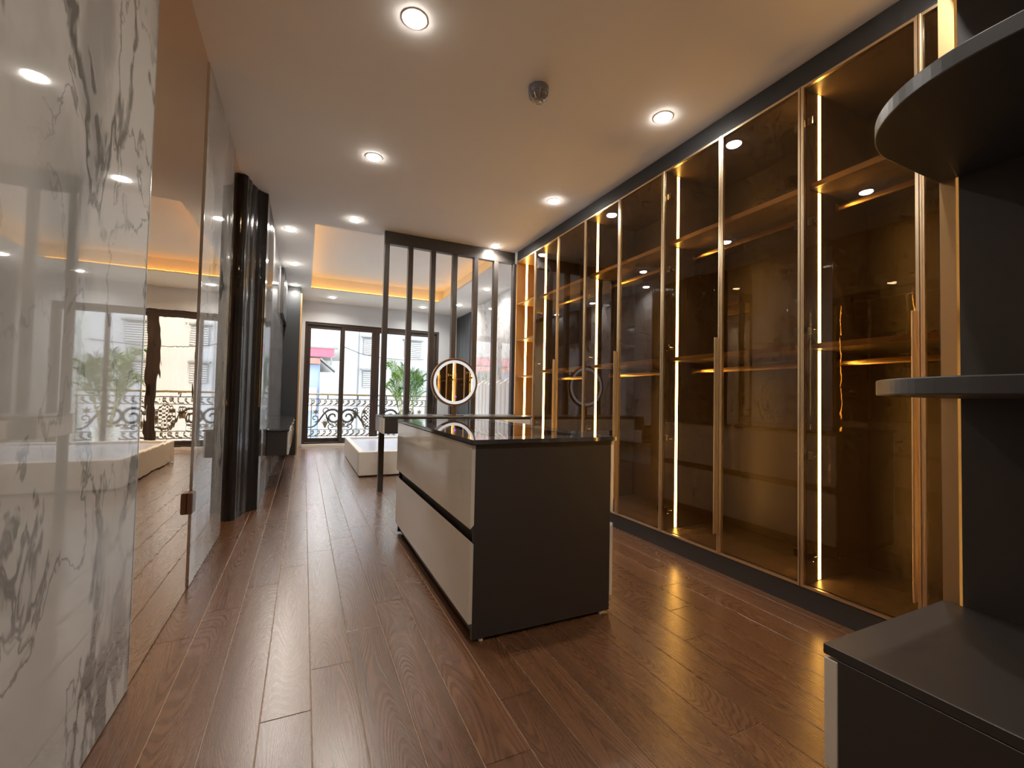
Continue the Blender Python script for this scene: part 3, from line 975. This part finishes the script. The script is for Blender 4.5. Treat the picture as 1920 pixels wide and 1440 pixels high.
# latch box low on the mirror
lb = thing('latch_box', 'small brown metal latch box low on the bronze mirror edge', 'latch', (XL, 2.90, 0.44))
bx('latch_body', (XL - 0.0055, XL + 0.018, 2.925, 3.005, 0.43, 0.545), 'brownmetal', lb, 0.002, seg=1)
for k in range(6):
    y = 2.929 + k * 0.0125
    bx('rib', (XL + 0.018, XL + 0.022, y, y + 0.008, 0.434, 0.541), 'ribsteel', lb)

# ------------------------------------------------------------------ balcony
struct(bx('floor_balcony', (-1.6, 4.2, YF + 0.14, 11.45, -0.12, -0.01), 'tile'), 'pale balcony floor')
struct(bx('wall_balcony_pier', (2.80, 3.3, 11.16, 11.45, -0.1, 3.3), 'render2'), 'white pier at the right end of the balcony')
ry = 11.10
ra = thing('balcony_railing', 'ornate black and gold scrollwork balcony railing with pale handrail', 'railing', (1.4, ry, 0))
RX0, RX1 = -0.9, 2.82
bx('handrail', (RX0, RX1, ry - 0.035, ry + 0.035, 1.06, 1.105), 'railgold', ra, 0.012, seg=3)
bx('top_bar', (RX0, RX1, ry - 0.008, ry + 0.008, 0.965, 0.983), 'iron', ra)
bx('frieze_bar', (RX0, RX1, ry - 0.006, ry + 0.006, 0.815, 0.829), 'iron', ra)
bx('lower_bar', (RX0, RX1, ry - 0.006, ry + 0.006, 0.265, 0.279), 'iron', ra)
bx('bottom_bar', (RX0, RX1, ry - 0.008, ry + 0.008, 0.115, 0.133), 'iron', ra)
for k in range(5):
    x = 0.175 + (k - 1) * 0.66 - 0.33
    bx('spacer', (x - 0.012, x + 0.012, ry - 0.012, ry + 0.012, 0.983, 1.06), 'iron', ra)
    bx('foot_post', (x + 0.2, x + 0.22, ry - 0.01, ry + 0.01, -0.01, 0.115), 'leafgold', ra)
bx('end_post', (0.155, 0.175, ry - 0.010, ry + 0.010, -0.01, 0.983), 'leafgold', ra)
bx('end_post', (2.78, 2.80, ry - 0.010, ry + 0.010, -0.01, 0.983), 'leafgold', ra)

def spiral(cx, cz, r0, r1, a0, turns, n=26):
    return [(cx + (r0 + (r1 - r0) * i / n) * math.cos(a0 + 2 * math.pi * turns * i / n), ry, cz + (r0 + (r1 - r0) * i / n) * math.sin(a0 + 2 * math.pi * turns * i / n)) for i in range(n + 1)]
def bez(p0, p1, p2, p3, n=16):
    out = []
    for i in range(n + 1):
        t = i / n; u = 1 - t
        out.append(tuple(u ** 3 * a + 3 * u * u * t * b + 3 * u * t * t * c + t ** 3 * d for a, b, c, d in zip(p0, p1, p2, p3)))
    return out
def P(x, z): return (x, ry, z)
def part_copy(me, name, parent, loc, mir=False):
    o = bpy.data.objects.new(name, me); COL.objects.link(o); o.parent = parent; o.location = Vector(loc) - origin(parent)
    if mir: o.scale = (-1, 1, 1)
    return o
# templates built about x = 0
def tmpl(g, mat, name):
    me = bpy.data.meshes.new(name)
    me.from_pydata([(x, y - ry, z) for x, y, z in g.v], [], g.f); me.update(); me.materials.append(M[mat])
    return me
g = G(); path = bez(P(-0.33, 0.33), P(-0.12, 0.30), P(-0.10, 0.72), P(0.14, 0.735)) + spiral(0.17, 0.565, 0.17, 0.035, math.pi / 2 - 0.15, -1.25, 30)
g.tube(path, 0.024, 6, taper=[0.7 + 0.5 * math.sin(math.pi * i / (len(path) - 1)) for i in range(len(path))])
t_scroll = tmpl(g, 'iron', 'scroll')
g = G(); path = bez(P(0.02, 0.62), P(0.04, 0.45), P(0.12, 0.30), P(0.32, 0.33))
g.tube(path, 0.018, 6, taper=[1.1 - 0.7 * i / (len(path) - 1) for i in range(len(path))])
t_branch = tmpl(g, 'iron', 'branch')
def leafshape(pts, y0=-0.01, th=0.02):
    return G().poly_extrude([(x, ry + y0, z) for x, z in pts], (0, th, 0))
g = G(); path = spiral(0.0, 0.0, 0.085, 0.02, -math.pi / 2, 1.1, 20)
g.tube(path, 0.013, 5)
t_curl = tmpl(g, 'iron', 'curl')
pet = []
for i in range(5):      # fan of five pointed petals as one leaf
    a = math.radians(150 - 30 * i)
    pet += [(0.055 * math.cos(a + 0.26), 0.055 * math.sin(a + 0.26)), ((0.13 + 0.03 * (i == 2)) * math.cos(a), (0.13 + 0.03 * (i == 2)) * math.sin(a))]
pet += [(0.055 * math.cos(math.radians(30) - 0.26), 0.055 * math.sin(math.radians(30) - 0.26)), (0.014, -0.09), (-0.014, -0.09)]
t_leaf = tmpl(leafshape(pet), 'leafgold', 'leaf')
star = []
for i in range(12):
    r = 0.085 if i % 2 == 0 else 0.032
    star.append((r * math.sin(math.pi * i / 6), r * math.cos(math.pi * i / 6)))
t_star = tmpl(leafshape(star), 'leafgold', 'rosette')
g = G(); path = bez(P(-0.055, 0.0), P(0.0, 0.0), P(0.05, 0.03), P(0.045, 0.085)) + spiral(0.022, 0.085, 0.024, 0.008, 0, 0.9, 10)
g.tube(path, 0.012, 5)
g.poly_extrude([(-0.03, ry - 0.006, 0.006), (0.012, ry - 0.006, 0.012), (0.03, ry - 0.006, 0.06), (-0.005, ry - 0.006, 0.04)], (0, 0.012, 0))
t_wave = tmpl(g, 'leafgold', 'wave_scroll')
for k in range(5):
    xc = 0.46 + (k - 1) * 0.66
    mir = (k % 2 == 0)
    part_copy(t_scroll, 'scroll', ra, (xc, ry, 0), mir)
    part_copy(t_branch, 'branch', ra, (xc, ry, 0), mir)
    part_copy(t_curl, 'curl', ra, (xc - 0.22 * (-1 if mir else 1), ry, 0.53), mir)
    part_copy(t_curl, 'curl', ra, (xc + 0.02 * (-1 if mir else 1), ry, 0.715), not mir)
    part_copy(t_curl, 'curl', ra, (xc + 0.14 * (-1 if mir else 1), ry, 0.345), not mir)
    part_copy(t_leaf, 'leaf', ra, (xc + 0.0 * (1 if not mir else -1), ry, 0.40 if not mir else 0.62), mir)
    part_copy(t_star, 'rosette', ra, (xc - 0.20 * (1 if not mir else -1), ry, 0.68), mir)
    part_copy(t_star, 'rosette', ra, (xc + 0.27 * (1 if not mir else -1), ry, 0.38), mir)
k = 0
x = RX0 + 0.08
while x < RX1 - 0.05:
    part_copy(t_wave, 'wave_scroll', ra, (x, ry, 0.845))
    part_copy(t_wave, 'wave_scroll', ra, (x, ry, 0.145))
    x += 0.125
g = G()
for i in range(7):
    for j in range(12):
        if (i + j) % 2 == 0:
            z = 0.32 + 0.04 * j; hw_ = 0.13 * math.sqrt(max(0, 1 - ((z - 0.54) / 0.26) ** 2))
            xx = 1.40 + (i - 3) * 0.04
            if abs(xx - 1.40) <= hw_:
                g.poly_extrude([(xx - 0.024, ry - 0.022, z), (xx, ry - 0.022, z + 0.026), (xx + 0.024, ry - 0.022, z), (xx, ry - 0.022, z - 0.026)][::-1], (0, 0.02, 0))
g.tube([(1.40 + 0.14 * math.cos(2 * math.pi * i / 32), ry - 0.01, 0.54 + 0.27 * math.sin(2 * math.pi * i / 32)) for i in range(33)], 0.012, 6, cap=False)
mk('medallion', g, 'leafgold', ra)

# palm on the balcony
rp = random.Random(3)
pl = thing('potted_palm', 'leafy green areca palm in a white planter on the balcony', 'potted palm', (2.20, 10.62, 0))
mk('planter', G().lathe((2.20, 10.62, -0.01), [(0.15, 0), (0.16, 0.02), (0.20, 0.36), (0.205, 0.40), (0.185, 0.40), (0.18, 0.36)], 28), 'pot', pl, smooth=False)
mk('soil', G().lathe((2.20, 10.62, 0), [(0.175, 0.345), (0.178, 0.36)], 24), 'soil', pl)
tips = []
for k in range(8):
    a = 2 * math.pi * k / 8 + 0.4
    r = 0.05 + 0.05 * rp.random()
    bx_, by_ = 2.20 + r * math.cos(a), 10.62 + r * math.sin(a)
    h = (0.55, 0.98, 0.72, 1.12, 0.62, 1.05, 0.8, 0.9)[k]
    tx_, ty_ = bx_ + 0.14 * math.cos(a), by_ + 0.10 * math.sin(a)
    pth = bez((bx_, by_, 0.35), (bx_, by_, 0.35 + h * 0.4), (tx_, ty_, 0.35 + h * 0.6), (tx_, ty_, 0.35 + h), 8)
    mk('cane', G().tube(pth, 0.013, 6, taper=[1.2 - 0.07 * i for i in range(9)]), 'cane', pl)
    tips.append((tx_, ty_, 0.35 + h, a))
for (tx_, ty_, tz_, a) in tips:
    for f in range(4):
        aa = a + (f - 1.5) * 0.8 + rp.uniform(-0.35, 0.35)
        ln = rp.uniform(0.18, 0.42); rise = rp.uniform(0.30, 0.70)
        if f in (1, 2): rise += 0.08
        p0 = Vector((tx_, ty_, tz_ - 0.18))
        d = Vector((math.cos(aa), math.sin(aa) * 0.45, 0))
        rach = bez(tuple(p0), tuple(p0 + Vector((0, 0, rise * 0.6)) + d * 0.04), tuple(p0 + d * ln * 0.5 + Vector((0, 0, rise * 1.05))), tuple(p0 + d * ln + Vector((0, 0, rise * 0.85))), 16)
        g = G().tube(rach, 0.006, 4, taper=[1 - 0.045 * i for i in range(17)])
        for i in range(3, 17):
            p = Vector(rach[i]); tdir = (Vector(rach[i]) - Vector(rach[i - 1])).normalized()
            sd_ = tdir.cross(Vector((0, 1, 0.15)))
            if sd_.length < 1e-3: sd_ = Vector((1, 0, 0))
            sd_.normalize()
            L_ = 0.25 * (1 - 0.5 * abs(i - 8) / 9)
            for s in (-1, 1):
                e = p + (sd_ * s * 0.5 + tdir * 0.95 + Vector((0, rp.uniform(-0.3, 0.3), -0.12))).normalized() * L_
                mid = p.lerp(e, 0.45) + Vector((0, 0, 0.02))
                w_ = tdir * 0.014
                b0 = len(g.v)
                g.v += [tuple(p), tuple(mid + w_), tuple(e), tuple(mid - w_)]
                g.f += [(b0, b0 + 1, b0 + 2, b0 + 3)]
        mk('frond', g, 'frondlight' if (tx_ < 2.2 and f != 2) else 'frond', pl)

# ------------------------------------------------------------------ street side buildings
struct(bx('ground_street', (-30, 40, 11.6, 60, -4.2, -4.0), 'street'), 'pale street below the balcony')
hA = thing('white_house', 'white house with red awning and blue tarp across the street', 'building', (-2.0, 21, -4))
bx('wall', (-9, 1.49, 21.0, 27, -4, 2.55), 'render2', hA)
bx('upper_wall', (-9, 1.49, 21.6, 27, 2.55, 6.0), 'render2', hA)
g = G().poly_extrude([(-9, 20.2, 2.66), (-9, 21.6, 3.10), (-9, 21.6, 3.16), (-9, 20.2, 2.72)], (10.1, 0, 0))
mk('awning', g, 'red', hA)
g = G().poly_extrude([(-9, 20.10, 2.64), (-9, 20.2, 2.64), (-9, 20.2, 3.0), (-9, 20.10, 3.0)], (10.1, 0, 0))
mk('awning_valance', g, 'red', hA)
bx('gutter', (-9, 1.25, 20.05, 20.2, 3.0, 3.06), 'windowgrey', hA)
g = G().poly_extrude([(-9, 20.0, 2.33), (-9, 20.9, 2.55), (-9, 20.9, 2.60), (-9, 20.0, 2.56)], (9.57, 0, 0))
mk('porch_roof', g, 'orange_red', hA)
bx('blue_tarp', (-9, 0.58, 20.3, 20.4, -1.0, 2.32), 'blue', hA)
g = G().poly_extrude([(0.58, 19.9, 2.52), (1.16, 19.9, 2.02), (1.16, 19.9, 2.08), (0.58, 19.9, 2.60)], (0, 0.9, 0))
mk('roof_verge', g, 'windowgrey', hA)
bx('lean_to_wall', (0.58, 1.2, 20.2, 21.0, -4, 2.0), 'render2', hA)
bx('tank_stand', (0.18, 0.46, 19.9, 20.1, 0.4, 1.35), 'render2', hA)
g = G().tube([(1.14, 19.95, 2.65), (0.99, 19.95, 2.6), (0.98, 19.95, 2.3)], 0.03, 6)
mk('downpipe', g, 'windowgrey', hA)
hB = thing('grey_house', 'tall pale grey house with shuttered windows across the street', 'building', (5, 21, -4))
bx('wall', (1.50, 12, 21.0, 30, -4, 9.0), 'render', hB)
bx('parapet', (1.50, 12.1, 20.9, 30, 9.0, 9.2), 'render2', hB)
def shut(x0, x1, z0, z1):
    w = bx('window', (x0, x1, 20.93, 21.0, z0, z1), 'windowgrey', hB)
    n = max(2, int((z1 - z0) / 0.09))
    for i in range(n):
        z = z0 + (z1 - z0) * (i + 0.15) / n
        bx('louvre', (x0 + 0.03, x1 - 0.03, 20.90, 20.93, z, z + (z1 - z0) / n * 0.55), 'render', w)
    bx('window_hood', (x0 - 0.08, x1 + 0.08, 20.75, 21.0, z1 + 0.06, z1 + 0.13), 'windowgrey', hB)
for (a, b) in ((2.36, 2.98), (4.2, 5.0), (6.6, 7.4)):
    shut(a, b, 1.42, 2.14); shut(a, b, 2.90, 3.62); shut(a, b, 4.9, 5.7)
g = G().tube([(2.18, 20.96, -4), (2.18, 20.96, 4.2)], 0.025, 6)
mk('drainpipe', g, 'windowgrey', hB)
g = G().tube([(1.55, 20.97, 3.2), (2.2, 20.5, 2.9), (3.0, 20.2, 2.75), (4.0, 20.3, 2.7), (6.0, 20.97, 2.9)], 0.016, 5)
mk('cable', g, 'blackhole', hB)
tl = tag(bx('street_canopy', (-3, 1.6, 13.5, 15.5, -0.75, -0.65), 'teal'), 'teal canopy roof seen low through the railing', 'canopy')
